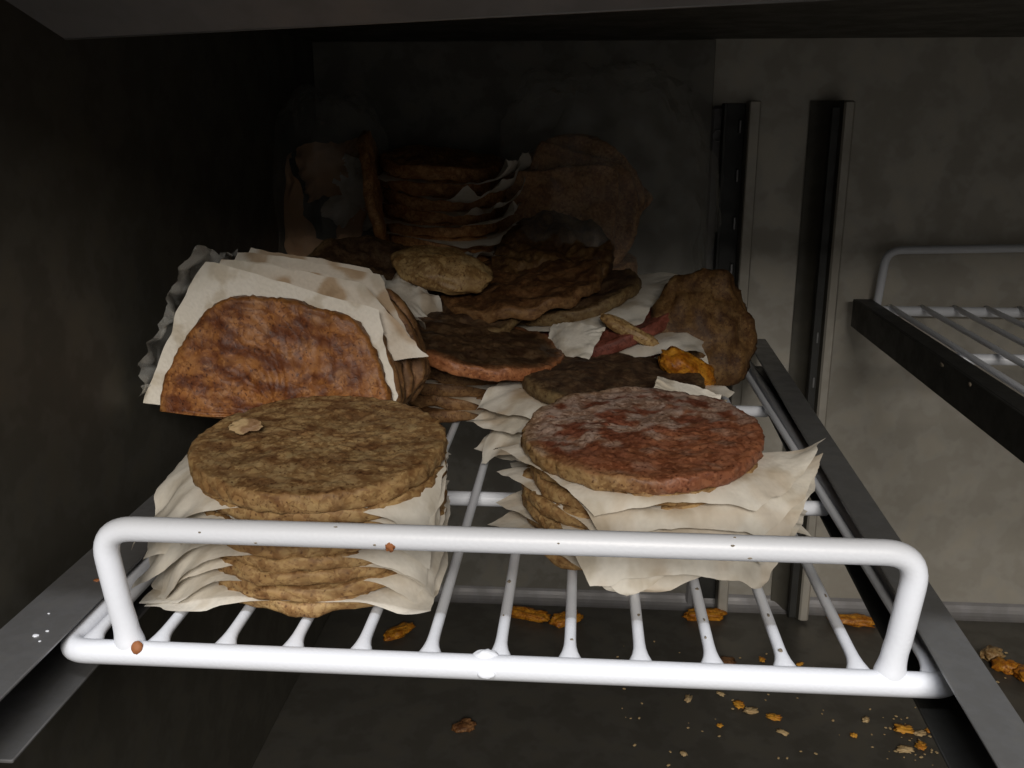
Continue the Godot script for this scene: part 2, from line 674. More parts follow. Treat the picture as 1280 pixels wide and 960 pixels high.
func build_cabinet() -> void:
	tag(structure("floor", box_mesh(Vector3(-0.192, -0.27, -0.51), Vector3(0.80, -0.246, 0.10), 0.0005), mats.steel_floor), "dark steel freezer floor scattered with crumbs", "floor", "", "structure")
	tag(structure("back_wall", box_mesh(Vector3(-0.22, -0.27, -0.54), Vector3(0.83, 0.29, -0.51), 0.0005), mats.steel_wall), "stained grey steel back wall of the freezer", "wall", "", "structure")
	tag(structure("left_wall", box_mesh(Vector3(-0.222, -0.27, -0.51), Vector3(-0.192, 0.29, 0.12), 0.0005), mats.steel_dark), "steel side wall left of the wire shelf, coloured dark as shade", "wall", "", "structure")  # colour darkened for the dim interior the steel would mirror
	tag(structure("right_wall", box_mesh(Vector3(0.80, -0.27, -0.51), Vector3(0.83, 0.29, 0.10), 0.0005), mats.steel_wall), "far side wall of the freezer", "wall", "", "structure")
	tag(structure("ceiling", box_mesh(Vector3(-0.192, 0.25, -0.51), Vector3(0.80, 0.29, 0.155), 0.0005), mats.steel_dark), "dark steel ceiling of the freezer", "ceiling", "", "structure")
	tag(structure("shade_panel", box_mesh(Vector3(-0.1915, -0.2335, -0.5095), Vector3(0.1330, 0.2495, -0.5070), 0.0005), mats.steel_shade), "added dark sheet on the back wall standing in for shade behind the patties", "wall", "", "structure")  # added sheet, its darker colour stands in for shade on the wall
	# a low cove where the back wall meets the floor
	var s := new_shape()
	var rows := []
	for k in 7:
		var a := PI / 2 * k / 6.0
		var y := -0.246 + 0.012 * (1.0 - sin(a))
		var z := -0.51 + 0.012 * (1.0 - cos(a))
		rows.append(PackedVector3Array([Vector3(-0.19, y, z + 0.0005), Vector3(0.79, y, z + 0.0005)]))
	rows.append(PackedVector3Array([Vector3(-0.19, -0.2455, -0.5095), Vector3(0.79, -0.2455, -0.5095)]))
	add_rows(s, rows, false)
	tag(structure("floor_cove", finish(s, false, true), mats.steel_fascia), "rounded steel strip where back wall meets floor", "floor", "", "structure")


func build_fittings() -> void:
	# evaporator cover hanging below the ceiling: an inclined folded sheet with a rolled lower lip
	var cov := base("evaporator_cover", "grey sheet metal cover hanging below the ceiling, bright folded lower lip", "cover")
	var s := new_shape()
	var a := Vector3(-0.157, 0.2185, -0.05)
	var b := Vector3(0.155, 0.2255, 0.012)
	var up := Vector3(-0.010, 0.0135, 0.026)
	add_rows(s, [
		PackedVector3Array([a, b]),
		PackedVector3Array([a + up * 1.0, b + up * Vector3(0, 1, 1)]),
		PackedVector3Array([a + up * 2.0, b + up * Vector3(0, 2, 2)]),
		PackedVector3Array([a + up * 2.0 + Vector3(0, 0.003, -0.002), b + up * Vector3(0, 2, 2) + Vector3(0, 0.003, -0.002)]),
		PackedVector3Array([a + Vector3(0, 0.003, -0.003), b + Vector3(0, 0.003, -0.003)]),
		PackedVector3Array([a, b])], false)
	for side in [0, 1]:
		pass
	put("cover_plate", finish(s, false, true), mats.steel_fascia, cov)
	put("lower_lip", tube(PackedVector3Array([a + Vector3(0, 0.0006, -0.001), a.lerp(b, 0.5) + Vector3(0, 0.0006, -0.001), b + Vector3(0, 0.0006, -0.001)]), 0.0011, Vector3.UP, 10), mats.steel_rail, cov)

	# pilaster on the back wall behind the shelf: outer plate, dark slotted channel
	var pa := base("shelf_pilaster", "slotted dark steel shelf upright on the back wall behind the brown cutlet", "shelf upright")
	put("back_plate", box_mesh(Vector3(0.1325, -0.245, -0.51), Vector3(0.1425, 0.199, -0.505), 0.002), mats.steel_fascia, pa)
	put("channel_web", box_mesh(Vector3(0.1425, -0.245, -0.51), Vector3(0.1595, 0.201, -0.5085), 0.0004), mats.steel_black, pa)
	put("channel_side", box_mesh(Vector3(0.1400, -0.245, -0.505), Vector3(0.1425, 0.201, -0.490), 0.0004), mats.steel_black, pa)
	put("front_flange", box_mesh(Vector3(0.1595, -0.245, -0.51), Vector3(0.1685, 0.203, -0.490), 0.001), mats.steel_wall, pa)
	for k in 9:
		put("lit_slot_edge", box_mesh(Vector3(0.1545, 0.178 - k * 0.0385, -0.5085), Vector3(0.1565, 0.188 - k * 0.0385, -0.5045), 0.0004), mats.steel_rail, pa)  # pale raised bits stand in for the lit edges of the slots
	var ring := PackedVector3Array()
	for k in 17:
		var q := TAU * k / 16
		ring.append(Vector3(0.1375 + cos(q) * 0.0035, 0.176 + sin(q) * 0.0045, -0.503))
	put("screw_ring", tube(ring, 0.0007, Vector3.BACK, 6, null, false), mats.steel_rail, pa)

	# second upright: a sheet that curves forward out of the wall to a proud flange
	var pb := base("curved_pilaster", "steel upright with curved shadowed side, left of the mottled wall", "shelf upright")
	var s2 := new_shape()
	var rows := []
	for k in 15:
		var t := k / 14.0
		var x := lerpf(0.210, 0.2295, t)
		var z := -0.5085 + 0.024 * pow(t, 2.6)
		rows.append(PackedVector3Array([Vector3(x, -0.244, z), Vector3(x, 0.203, z)]))
	rows.append(PackedVector3Array([Vector3(0.2300, -0.244, -0.4825), Vector3(0.2300, 0.203, -0.4825)]))
	add_rows(s2, rows, false)
	put("curved_side", finish(s2, false), mats.steel_dark, pb)  # shade of the curve is put into its dark colour
	put("channel_web", box_mesh(Vector3(0.2225, -0.244, -0.4935), Vector3(0.2295, 0.198, -0.4875), 0.0005), mats.steel_black, pb)
	put("front_flange", box_mesh(Vector3(0.2300, -0.244, -0.51), Vector3(0.2385, 0.203, -0.481), 0.0015), mats.steel_wall, pb)
	for k in 6:
		put("lit_slot_edge", box_mesh(Vector3(0.2255, 0.01 - k * 0.0385, -0.4885), Vector3(0.2272, 0.019 - k * 0.0385, -0.4868), 0.0003), mats.steel_rail, pb)  # lit slot edges again, drawn as pale raised bits

	# rails: C channels that the shelf slides into
	rail("left_shelf_rail", "grey steel runner under the left edge of the wire shelf", -1.0, Vector3(-0.1560, -0.0045, 0.085), Vector3(-0.1575, -0.0045, -0.505), 0.026, mats.steel_rail)
	rail("right_shelf_rail", "steel runner along the right edge of the wire shelf, shade coloured into its web", 1.0, Vector3(0.1520, 0, 0.085), Vector3(0.1690, 0, -0.490), 0.0158, mats.steel_grey)
	var lr := get_node("left_shelf_rail")
	for q in [[-0.1660, 0.004, 0.0018, 0.0006, 0], [-0.1635, 0.0005, 0.0010, 0.0004, 0], [-0.1625, 0.0075, 0.0008, 0.0003, 0], [-0.1605, 0.046, 0.0030, 0.0007, 1], [-0.1650, -0.040, 0.0022, 0.0006, 1], [-0.1700, -0.012, 0.0007, 0.0003, 0]]:
		put("grease_spot" if q[4] else "ice_speck", lump_mesh(Vector3(q[2], q[3], q[2] * 0.8) * 0.65, 70 + int(q[2] * 1e4), "pale", 0.25, 0.0, 0.7), mats.chip if q[4] else mats.white, lr, Transform3D(Basis(), Vector3(q[0], 0.0080, q[1])))
	var r3 := base("side_shelf_rail", "dark steel runner holding the empty wire shelf at right", "shelf rail")
	put("web", box_mesh(Vector3(0.2530, 0.024, -0.49), Vector3(0.2546, 0.047, 0.085), 0.0005), mats.steel_black, r3)
	put("top_flange", box_mesh(Vector3(0.2546, 0.0454, -0.49), Vector3(0.268, 0.047, 0.085), 0.0005), mats.steel_black, r3)
	put("bottom_flange", box_mesh(Vector3(0.2546, 0.024, -0.49), Vector3(0.272, 0.0256, 0.085), 0.0005), mats.steel_black, r3)
	for q in [[-0.285, 0.006], [-0.24, 0.004]]:
		put("paint_chip", lump_mesh(Vector3(0.0006, 0.0012, q[1] * 0.5), int(absf(q[0]) * 1000), "pale", 0.2, 0.0, 0.5), mats.speck, r3, Transform3D(Basis(), Vector3(0.2528, 0.0440, q[0])))


func rail(called: String, label: String, dir: float, front: Vector3, back: Vector3, wide: float, mat: Material) -> void:
	var o := base(called, label, "shelf rail")
	var xf := Transform3D(Basis.looking_at(back - front, Vector3.UP), front)
	var long := (back - front).length()
	# in the rail's own axes: -z runs back, x to the right
	var x0 := 0.0
	var x1 := wide * dir
	var s := new_shape()
	add_box(s, Vector3(minf(x0, x1), 0.0110, -long), Vector3(maxf(x0, x1), 0.0124, 0), 0.0004, xf)
	put("top_flange", finish(s, true, true), mat, o)
	var s2 := new_shape()
	var w0 := x1 - dir * 0.0014
	add_box(s2, Vector3(minf(w0, x1), -0.0124, -long), Vector3(maxf(w0, x1), 0.0110, 0), 0.0004, xf)
	put("web", finish(s2, true, true), mat if dir < 0.0 else mats.steel_black, o)  # right-hand web coloured black to stand in for its shade
	var s3 := new_shape()
	var f0 := -dir * 0.001
	add_box(s3, Vector3(minf(f0, w0), -0.0124, -long), Vector3(maxf(f0, w0), -0.0110, -0.042), 0.0004, xf)
	put("bottom_flange", finish(s3, true, true), mat if dir < 0.0 else mats.steel_black, o)  # shade under the right-hand rail is coloured in black too


func wire(x: float, z0: float, z1: float, y: float, flare: bool) -> ArrayMesh:
	var path := PackedVector3Array()
	var ra := PackedFloat32Array()
	var rb := PackedFloat32Array()
	var n := 34
	for k in n + 1:
		var t := pow(float(k) / n, 2.2)
		var z := lerpf(z0, z1, t)
		var d := absf(z - z0)
		var g := exp(-pow(d / 0.0055, 1.5)) if flare else 0.0
		path.append(Vector3(x, y - 0.0022 * g, z))
		ra.append(0.0021 + 0.0008 * g)
		rb.append(0.0022 + 0.0046 * g)
	return tube(path, ra, Vector3.UP, 14, rb)


func build_front_shelf() -> void:
	var o := base("wire_shelf", "white coated wire shelf with raised front bar under the patties", "wire shelf", Vector3.ZERO, "white wire shelves")
	var w: Material = mats.white
	# outer bar: front edge with rounded corners running back along both sides
	put("outer_frame", tube(rounded([Vector3(-0.158, 0, -0.50), Vector3(-0.158, 0, 0.0), Vector3(0.1640, 0, 0.0), Vector3(0.1640, 0, -0.50)], 0.009), 0.0045, Vector3.UP, 20), w, o)
	var gp := rounded([Vector3(-0.1340, 0.0, -0.0026), Vector3(-0.1346, 0.006, -0.0024), Vector3(-0.1392, 0.0495, -0.001), Vector3(0.1470, 0.0495, -0.001), Vector3(0.1426, 0.006, -0.0024), Vector3(0.1420, 0.0, -0.0026)], 0.0125, 10)
	var gpath := PackedVector3Array()
	var gr := PackedFloat32Array()
	for p in gp:
		if absf(p.y) > 0.014 or absf(p.x) > 0.2:
			gpath.append(p)
	for side in [-1.0, 1.0]:
		for q in [0.012, 0.009, 0.0068, 0.0052, 0.0040, 0.0028, 0.001]:
			var x: float = lerpf(-0.1336, -0.1349, q / 0.012) if side < 0.0 else lerpf(0.1416, 0.1429, q / 0.012)
			if side < 0.0:
				gpath.insert(0, Vector3(x, q, -0.0022))
			else:
				gpath.append(Vector3(x, q, -0.0022))
	for p in gpath:
		gr.append(0.0045 + 0.0011 * exp(-pow(maxf(p.y - 0.0030, 0.0) / 0.0035, 1.6)))
	put("front_guard", tube(gpath, gr, Vector3.BACK, 22, gr, false), w, o)
	for z in [-0.169, -0.339, -0.498]:
		put("cross_bar", tube(PackedVector3Array([Vector3(-0.158, -0.005, z), Vector3(0, -0.005, z), Vector3(0.160, -0.005, z)]), 0.0039, Vector3.UP, 16), w, o)
	for k in 13:
		put("wire", wire(-0.1496 + k * 0.02558, -0.0005, -0.499, 0.0026, true), w, o)
	# lumps in the coating and worn-through spots
	for q in [[-0.1288, 0.0038, 0.0026, 0.0022, 0.0024, 0.0016], [0.0000, 0.0, 0.0046, 0.0032, 0.0016, 0.0008]]:
		put("rust_chip" if q[0] < -0.1 else "coating_flake", lump_mesh(Vector3(q[3], q[4], q[5]), 5, "orange", 0.06, 0.0, 0.8), mats.chip if q[0] < -0.1 else w, o, Transform3D(Basis(Vector3.RIGHT, -0.5), Vector3(q[0], q[1], q[2])))
	put("coating_bump", lump_mesh(Vector3(0.0048, 0.0026, 0.003), 9, "pale", 0.1, 0.0, 0.8), w, o, Transform3D(Basis(), Vector3(-0.001, 0.0032, -0.0016)))
	var rng := RandomNumberGenerator.new()
	rng.seed = 4
	for k in 8:
		var a := rng.randf_range(-0.6, 1.3)
		var x := rng.randf_range(-0.125, 0.13)
		put("dirt_speck", lump_mesh(Vector3(rng.randf_range(0.0003, 0.0009), 0.0003, rng.randf_range(0.0002, 0.0004)), k, "brown", 0.3, 0.0, 0.35), mats.speck, o,
			Transform3D(Basis(Vector3.RIGHT, PI / 2 - a), Vector3(x, 0.0495 + sin(a) * 0.0045, -0.001 + cos(a) * 0.0045)))
	put("food_stain", lump_mesh(Vector3(0.0016, 0.0018, 0.0004), 15, "orange", 0.3, 0.0, 0.6), mats.chip, o, Transform3D(Basis(), Vector3(-0.0333, 0.0478, 0.0033)))
	for k in 14:
		var i := rng.randi_range(1, 11)
		put("dirt_speck", lump_mesh(Vector3(rng.randf_range(0.0003, 0.0008), 0.0002, rng.randf_range(0.0004, 0.0014)), 40 + k, "brown", 0.3, 0.0, 0.35), mats.speck, o,
			Transform3D(Basis(), Vector3(-0.1496 + i * 0.02558 + rng.randf_range(-0.001, 0.001), 0.0048, rng.randf_range(-0.06, -0.01))))


func build_side_shelf() -> void:
	var o := base("wire_shelf", "empty white wire shelf at right with raised rear bar", "wire shelf", Vector3.ZERO, "white wire shelves")
	var w: Material = mats.white
	var x0 := 0.272
	var x1 := 0.592
	put("outer_frame", tube(rounded([Vector3(x0, 0.036, 0.0), Vector3(x0, 0.036, -0.497), Vector3(x1, 0.036, -0.497), Vector3(x1, 0.036, 0.0), Vector3(x0 + 0.004, 0.036, 0.0)], 0.011), 0.0042, Vector3.UP, 16), w, o)
	put("rear_guard", tube(rounded([Vector3(x0 + 0.002, 0.036, -0.497), Vector3(x0 + 0.006, 0.086, -0.497), Vector3(x1 - 0.006, 0.094, -0.497), Vector3(x1 - 0.002, 0.036, -0.497)], 0.012), 0.0034, Vector3.BACK, 16), w, o)
	for z in [-0.35, -0.19]:
		put("cross_bar", tube(PackedVector3Array([Vector3(x0, 0.032, z), Vector3(0.43, 0.032, z), Vector3(x1, 0.032, z)]), 0.0039, Vector3.UP, 14), w, o)
	for k in 12:
		put("wire", wire(x0 + 0.014 + k * 0.0258, -0.002, -0.500, 0.0392, false), w, o)


# ------------------------------------------------------------------ the food

func ordinal(k: int) -> String:
	return ["top", "second", "third", "fourth", "fifth", "sixth", "seventh", "eighth", "ninth"][k]


func build_front_left_stack() -> void:
	var n := 8
	var y := 0.0062
	var g := "patties of the front left stack"
	var pg := "papers of the front left stack"
	for k in n:
		var top := k == n - 1
		var th := 0.0088 if top else 0.0062
		var tilt := 0.0085 * k
		var at := Vector3(-0.0775 + 0.0012 * sin(k * 2.3), y, -0.0695 - 0.0006 * k)
		var up := Vector3(0.0014 * k, 1, tilt * 1.25)
		if k > 0:
			var bends := [[2.6, 0.8, -0.72 + 0.05 * (k % 2), -4.0], [0.35, 0.6, -1.1, -8.0], [-1.6, 1.0, -0.5, 0.0]]
			sheet("paper sheet under the %s patty of the front left stack" % ordinal(n - 1 - k), lay(at + Vector3(0, -0.0002, 0), up),
				paper_quad(100 + k * 7, [Vector2(-0.062, -0.040), Vector2(0.050, -0.030), Vector2(0.055 + 0.003 * (k % 2), 0.043 + 0.003 * sin(k * 2.0)), Vector2(-0.071 - 0.004 * (k % 2), 0.050 + 0.003 * sin(k * 1.7))], 0.0495, bends, -y + 0.0066 + 0.0004 * k, 0.8, 0.08), pg)
		patty(("tan brown patty with a peeling flake on top of the front left stack" if top else "%s patty from the top of the front left stack" % ordinal(n - 1 - k)), lay(at, up, 0.0 if top else k * 1.3),
			patty_mesh(0.0530 if top else 0.0518 - 0.0003 * (n - 2 - k), th, 11 + k * 13, "tan", 1.7 if top else 1.25, 0.0004 if top else 0.0009), 0, g)
		y += th + 0.0003
	# a flake peeling off the top patty
	var fl := put("meat_flake", lump_mesh(Vector3(0.0070, 0.0005, 0.0034), 79, "tan", 0.22, 0.0, 1.0), mats.smooth, self, Transform3D(Basis.from_euler(Vector3(0.75, 0.1, 0.12)), Vector3(-0.1100, 0.0652, -0.0725)))
	tag(fl, "small pale flake on the top patty of the front left stack", "meat flake")


func build_front_right_stack() -> void:
	var n := 7
	var y := 0.0062
	var g := "patties of the front right stack"
	var pg := "papers of the front right stack"
	for k in n:
		var top := k == n - 1
		var th := 0.0076 if top else 0.0067
		var at := Vector3(0.0560 + 0.0009 * k + 0.002 * sin(k * 1.7), y, -0.1105 - 0.0003 * k)
		var up := Vector3(-0.0033 * k, 1, 0.0133 * k)
		if k > 0:
			var bends := [[PI, 0.5, -0.32 + 0.12 * (k % 2), 12.0], [1.6, 0.45, -1.2 + 0.05 * k, -2.0], [0.85, 0.45, -1.0, 2.0], [0.08, 0.35, 0.12 * (k - 2) - 0.1, 14.0 if k > 3 else -6.0], [-1.6, 0.8, -0.4, 0.0]]
			var quad := [Vector2(0.0, -0.062), Vector2(0.079 + 0.003 * (k % 2), 0.012 + 0.006 * sin(k * 1.3)), Vector2(-0.007, 0.072), Vector2(-0.067 - 0.003 * sin(k * 2.6), 0.002 + 0.004 * sin(k * 1.9))]
			if k != 1 and k != 2:
				var over := 0.0036 * (n - 1 - k)
				quad = [Vector2(-0.060, -0.030) if k % 2 == 1 else Vector2(-0.0690, -0.014 + 0.002 * k), Vector2(0.080 + 0.002 * sin(k * 1.0), -0.006 + 0.003 * k), Vector2(0.046 + over, 0.050 + over), Vector2(-0.020 + 0.005 * sin(k * 2.0), 0.0605 + over)]
				bends[1] = [1.5, 0.6, -0.95, -4.0]
				bends[2] = [0.7, 0.4, -0.55 - 0.1 * (k % 2), 2.0]
			sheet("paper sheet under the %s patty of the front right stack" % ordinal(n - 1 - k), lay(at + Vector3(0, -0.0002, 0), up),
				paper_quad(300 + k * 5, quad, 0.0515, bends, -y + 0.0066, 0.7, 0.3), pg)
		patty(("reddish patty dusted with frost on top of the front right stack" if top else "%s patty from the top of the front right stack" % ordinal(n - 1 - k)), lay(at, up, 0.0 if top else k * 1.1),
			patty_mesh(0.0535 if top else 0.0515, th, 201 + k * 11, "red" if top else "tan", 1.9 if top else 1.25, 0.0006 if top else 0.0010), 1 if top else 0, g)
		y += th + 0.0003


# half patties standing on edge against the left wall, wrapped in film
func build_leaning_stack() -> void:
	var g := "patties of the film wrapped leaning stack"
	var pg := "papers of the film wrapped leaning stack"
	var nrm := Vector3(0.03, 0.15, 1.0).normalized()
	var right := Vector3(0.99, -0.06, 0.05)
	right = (right - nrm * right.dot(nrm)).normalized()
	var fwd := right.cross(nrm)                # local z: down the face
	var org := Vector3(-0.1165, 0.0555, -0.133)
	for k in 6:
		var back := -nrm * (0.0105 * k)
		var xf := Transform3D(Basis(right, nrm, fwd), org + back + right * (0.0015 * sin(k * 2.0) + 0.0022 * k) - fwd * 0.0023 * k)
		patty(["orange brown half patty facing out at the front of the leaning stack", "half patty second from the front of the leaning stack", "half patty third from the front of the leaning stack", "half patty fourth from the front of the leaning stack", "half patty fifth from the front of the leaning stack", "rearmost half patty of the leaning stack"][k],
			xf.translated_local(Vector3(0, -0.0095, 0)), patty_mesh(0.0575, 0.0090, 401 + k * 9, "orange" if k == 0 else "brown", 1.6 if k == 0 else 0.9, 0.0006, [[0.008 if k == 0 else 0.0135, PI / 2], [0.0510, -PI / 2 + 0.10], [0.0555, -0.40], [0.0555, PI + 0.50], [0.0470, 0.55]]), 1 if k == 0 else 0, g)
		if k < 5:
			var bends := [[-2.3, 0.6, -0.45, -8.0], [-1.1, 0.6, -0.7, 0.0], [-0.4, 0.35, 0.15, 10.0], [PI, 0.5, -0.5, 6.0]]
			var wob := 0.002 * sin(k * 2.2)
			var quad := [Vector2(-0.044 + wob, -0.0685 - wob * 0.5), Vector2(0.046, -0.0500), Vector2(0.060, 0.002), Vector2(-0.070 - wob, 0.006 + wob)]
			if k > 0:
				quad = [Vector2(-0.045 + wob - 0.001 * k, -0.067 - wob * 0.5), Vector2(0.024 + 0.012 * sin(k * 2.4), -0.0600), Vector2(0.071 - 0.005 * k, -0.030 + 0.004 * k), Vector2(-0.068 - wob, 0.004 + wob)]
			sheet(["white paper right behind the front half patty of the leaning stack", "second white paper of the leaning stack", "third white paper of the leaning stack", "fourth white paper of the leaning stack", "rearmost white paper of the leaning stack"][k],
				xf.translated_local(Vector3(0, -0.0098, 0)), paper_quad(500 + k * 3, quad, 0.066 if k == 0 else 0.0600, bends, -1.0, 0.6, 0.06 if k == 0 else 0.72), pg)
	# the film round the left and top of the stack
	var nw := noise(61, 38.0, 2)
	var nf := noise(62, 110.0, 1)
	var rows := []
	var ring := [Vector3(-0.0640, 0.004, -0.004), Vector3(-0.071, 0.0, 0.002), Vector3(-0.061, 0.0, -0.034), Vector3(-0.053, 0.0, -0.056), Vector3(-0.042, 0.0, -0.072)]
	var cv := Curve3D.new()
	for k in ring.size():
		var t: Vector3 = (ring[mini(k + 1, ring.size() - 1)] - ring[maxi(k - 1, 0)]) / 6.0
		cv.add_point(ring[k], -t, t)
	for k in 40:
		var row := PackedVector3Array()
		var d := -0.004 - 0.062 * k / 39.0
		for j in 70:
			var p := cv.sample_baked(cv.get_baked_length() * j / 69.0)
			p.y = d + 0.004 * nw.get_noise_1d(j * 0.004)
			var o2 := Vector3(p.x, 0, p.z).normalized()
			var ridge := 1.0 - 2.0 * absf(nf.get_noise_3d(p.x * 0.5, d * 0.35, p.z * 0.5))
			p += o2 * (0.0040 * nw.get_noise_3d(p.x, d * 0.6, p.z) + 0.0022 * ridge + 0.02 * maxf(-d - 0.02, 0.0) * smoothstep(0.0, -0.05, p.x))
			row.append(p)
		rows.append(row)
	var s := new_shape()
	add_rows(s, rows, false)
	var film := put("plastic_wrap", finish(s, false), mats.film, self, Transform3D(Basis(right, nrm, fwd), org))
	tag(film, "crumpled clear plastic film down the left side of the leaning half patties", "plastic wrap")


func build_middle_pile() -> void:
	# stack behind the front right one
	var y := 0.0062
	var g := "patties of the stack behind the front right stack"
	for k in 5:
		var top := k == 4
		var at := Vector3(0.0485 + 0.002 * sin(k * 1.9), y, -0.224)
		var up := Vector3(0.01 * k, 1, 0.012 * k)
		patty("dark patty on top of the stack behind the front right one" if top else "%s patty from the top of the stack behind the front right one" % ordinal(4 - k), lay(at, up, k * 1.2), patty_mesh(0.0515, 0.0085, 601 + k * 7, "dark" if top else "tan", 1.3, 0.0010), 2 if top else 0, g)
		if k in [1, 2, 3, 4]:
			sheet("paper sheet under the %s patty of the stack behind the front right one" % ordinal(4 - k), lay(at - Vector3(0, 0.0002, 0), up),
				paper_mesh(640 + k, 0.053, 0.055, 0.55 + 0.2 * sin(k * 2.2), Vector2(-0.006, 0.002), 0.049, [[PI - 0.5, 0.6, -0.5, 4.0], [1.4, 0.6, -0.5, 0.0]], -y + 0.0066, 1.1, 0.6, 30), "papers of the stack behind the front right one")
		y += 0.0088
	sheet("torn white paper scrap behind the frosted patty", lay(Vector3(0.086, 0.0545, -0.172), Vector3(0.05, 0.9, 0.45)), paper_mesh(660, 0.017, 0.008, 0.25, Vector2.ZERO, 0.004, [[0.4, 1.0, -0.3, 10.0], [PI, 0.8, 0.3, 10.0]], -1.0, 1.4, 0.1, 24), "")

	# low stack between the leaning stack and the right stacks
	y = 0.0062
	g = "patties of the low stack between the leaning and right stacks"
	for k in 4:
		var at := Vector3(-0.050 + 0.003 * sin(k * 2.7), y, -0.314)
		patty("%s patty from the top of the low stack in the middle" % ordinal(3 - k) if k < 3 else "top patty of the low stack in the middle", lay(at, Vector3(0.03 * k, 1, 0.02 * k), k * 1.5), patty_mesh(0.0505, 0.0085, 701 + k * 5, "brown", 1.0, 0.0014), 0, g)
		if k > 0:
			sheet("paper sheet under the %s patty of the low stack in the middle" % ordinal(3 - k), lay(at - Vector3(0, 0.0002, 0), Vector3(0.03 * k, 1, 0.02 * k)),
				paper_mesh(740 + k * 3, 0.060, 0.046, 0.10 + 0.15 * sin(k * 1.3), Vector2(0.010, 0.004), 0.0480, [[0.5, 0.6, -0.40, 10.0], [1.6, 0.5, -0.5, 6.0]], -y + 0.0064, 1.1, 0.5, 34), "papers of the low stack in the middle")
		y += 0.0094
	# dark patty with an orange edge, sloping from the leaning stack to the right
	patty("dark patty with orange edge sloping down between the leaning stack and the right stacks", lay(Vector3(-0.030, 0.0535, -0.258), Vector3(0.16, 1, 0.05), 0.4), patty_mesh(0.0505, 0.0080, 751, "ember", 1.5, 0.0012), 1, "loose patties in the middle of the pile")
	# fan of patties and papers, tipped to the left
	g = "patties of the fanned stack in the middle of the pile"
	for k in 5:
		var at := Vector3(0.040 + 0.002 * k - 0.022 * float(k == 4), 0.0170 + 0.0130 * k, -0.318 + 0.004 * float(k in [2, 3]) - 0.026 * float(k == 4))
		var up := Vector3(-0.26, 1, 0.10)
		patty("%s patty of the tipped fan of patties and white papers" % ordinal(4 - k), lay(at, up, k), patty_mesh(0.0500 if k < 4 else 0.046, 0.0085, 801 + k * 5, "pink" if k in [1, 2, 3] else ("dark" if k == 4 else "brown"), 0.9, 0.0012), 0, g)
		sheet("white paper under the %s patty of the tipped fan" % ordinal(4 - k), lay(at - Vector3(0, 0.0004, 0), up),
			paper_mesh(840 + k * 3, 0.056, 0.052, 0.12 + 0.3 * sin(k * 2.0), Vector2(0.006, 0.003), 0.0475, [[1.4, 0.9, -0.35, 0.0], [0.3, 0.5, -0.35, 8.0], [2.4, 0.5, -0.5, 0.0]], -1.0, 0.9, 0.12, 34), "papers of the tipped fan")
	sheet("small folded white paper behind the dark patty, below the tipped fan", lay(Vector3(0.024, 0.0600, -0.270), Vector3(-0.35, 0.7, 0.6)), paper_mesh(861, 0.019, 0.013, 0.35, Vector2.ZERO, 0.004, [[0.2, 0.9, -0.3, 0.0], [2.8, 0.6, -0.9, 0.0]], -1.0, 1.2, 0.1, 26), "")
	# large brown patty over the fan, its right rim catching light
	patty("large brown patty lying across the top of the fan", lay(Vector3(-0.010, 0.0770, -0.340), Vector3(-0.14, 1, 0.16), 0.8), patty_mesh(0.0560, 0.0080, 871, "brown", 1.1, 0.0018), 0, "loose patties in the middle of the pile")
	patty("dark broken patty below the large brown one, behind the orange edge", lay(Vector3(-0.055, 0.0640, -0.318), Vector3(-0.05, 1, 0.25), 1.8), patty_mesh(0.050, 0.0085, 881, "dark", 1.0, 0.0016), 0, "loose patties in the middle of the pile")
	# beige piece
	var bun := put("beige_cutlet", lump_mesh(Vector3(0.0335, 0.0110, 0.018), 90, "beige", 0.07, 0.0, 2.0), mats.meat1, self, Transform3D(Basis.from_euler(Vector3(0.55, -0.1, -0.24)), Vector3(-0.0600, 0.0945, -0.315)))
	tag(bun, "smooth beige cutlet with pointed right end on the middle of the pile", "cutlet")
	sheet("crumpled paper twisted below the beige cutlet", lay(Vector3(-0.0845, 0.0790, -0.290), Vector3(0.2, 0.9, 0.5)), paper_mesh(91, 0.030, 0.020, 0.5, Vector2(0.004, 0.0), 0.006, [[0.3, 0.7, -0.9, 10.0], [2.4, 0.6, 0.5, 10.0], [1.3, 0.5, 0.7, -10.0]], -1.0, 2.6, 0.6, 30), "")
	patty("dark patty with a pale upturned rim left of the beige cutlet", lay(Vector3(-0.108, 0.0800, -0.320), Vector3(0.42, 1, 0.55), 0.2), patty_mesh(0.047, 0.0075, 901, "dark", 1.0, 0.0018), 0, "loose patties in the middle of the pile")
	# chunky pieces at the right
	var cut := put("breaded_cutlet", lump_mesh(Vector3(0.034, 0.040, 0.016), 95, "crust", 0.12, 0.0, 2.0), mats.meat0, self, Transform3D(Basis.from_euler(Vector3(-0.35, 0.15, -0.35)), Vector3(0.1060, 0.0570, -0.296)))
	tag(cut, "big brown breaded cutlet standing against the right runner", "cutlet")
	var nug := put("orange_nugget", lump_mesh(Vector3(0.0195, 0.0085, 0.011), 97, "gold", 0.10, 0.15, 1.4), mats.meat1, self, Transform3D(Basis.from_euler(Vector3(0.3, 0.2, -0.50)), Vector3(0.0935, 0.0490, -0.245)))
	tag(nug, "small orange nugget in front of the big brown cutlet", "nugget")
	var stick := put("tan_stick", lump_mesh(Vector3(0.020, 0.0040, 0.0048), 98, "beige", 0.10, 0.2, 1.2), mats.meat1, self, Transform3D(Basis.from_euler(Vector3(0.2, -0.3, -0.42)), Vector3(0.0600, 0.0655, -0.272)))
	tag(stick, "thin tan strip lying on the white papers of the fan", "food strip")
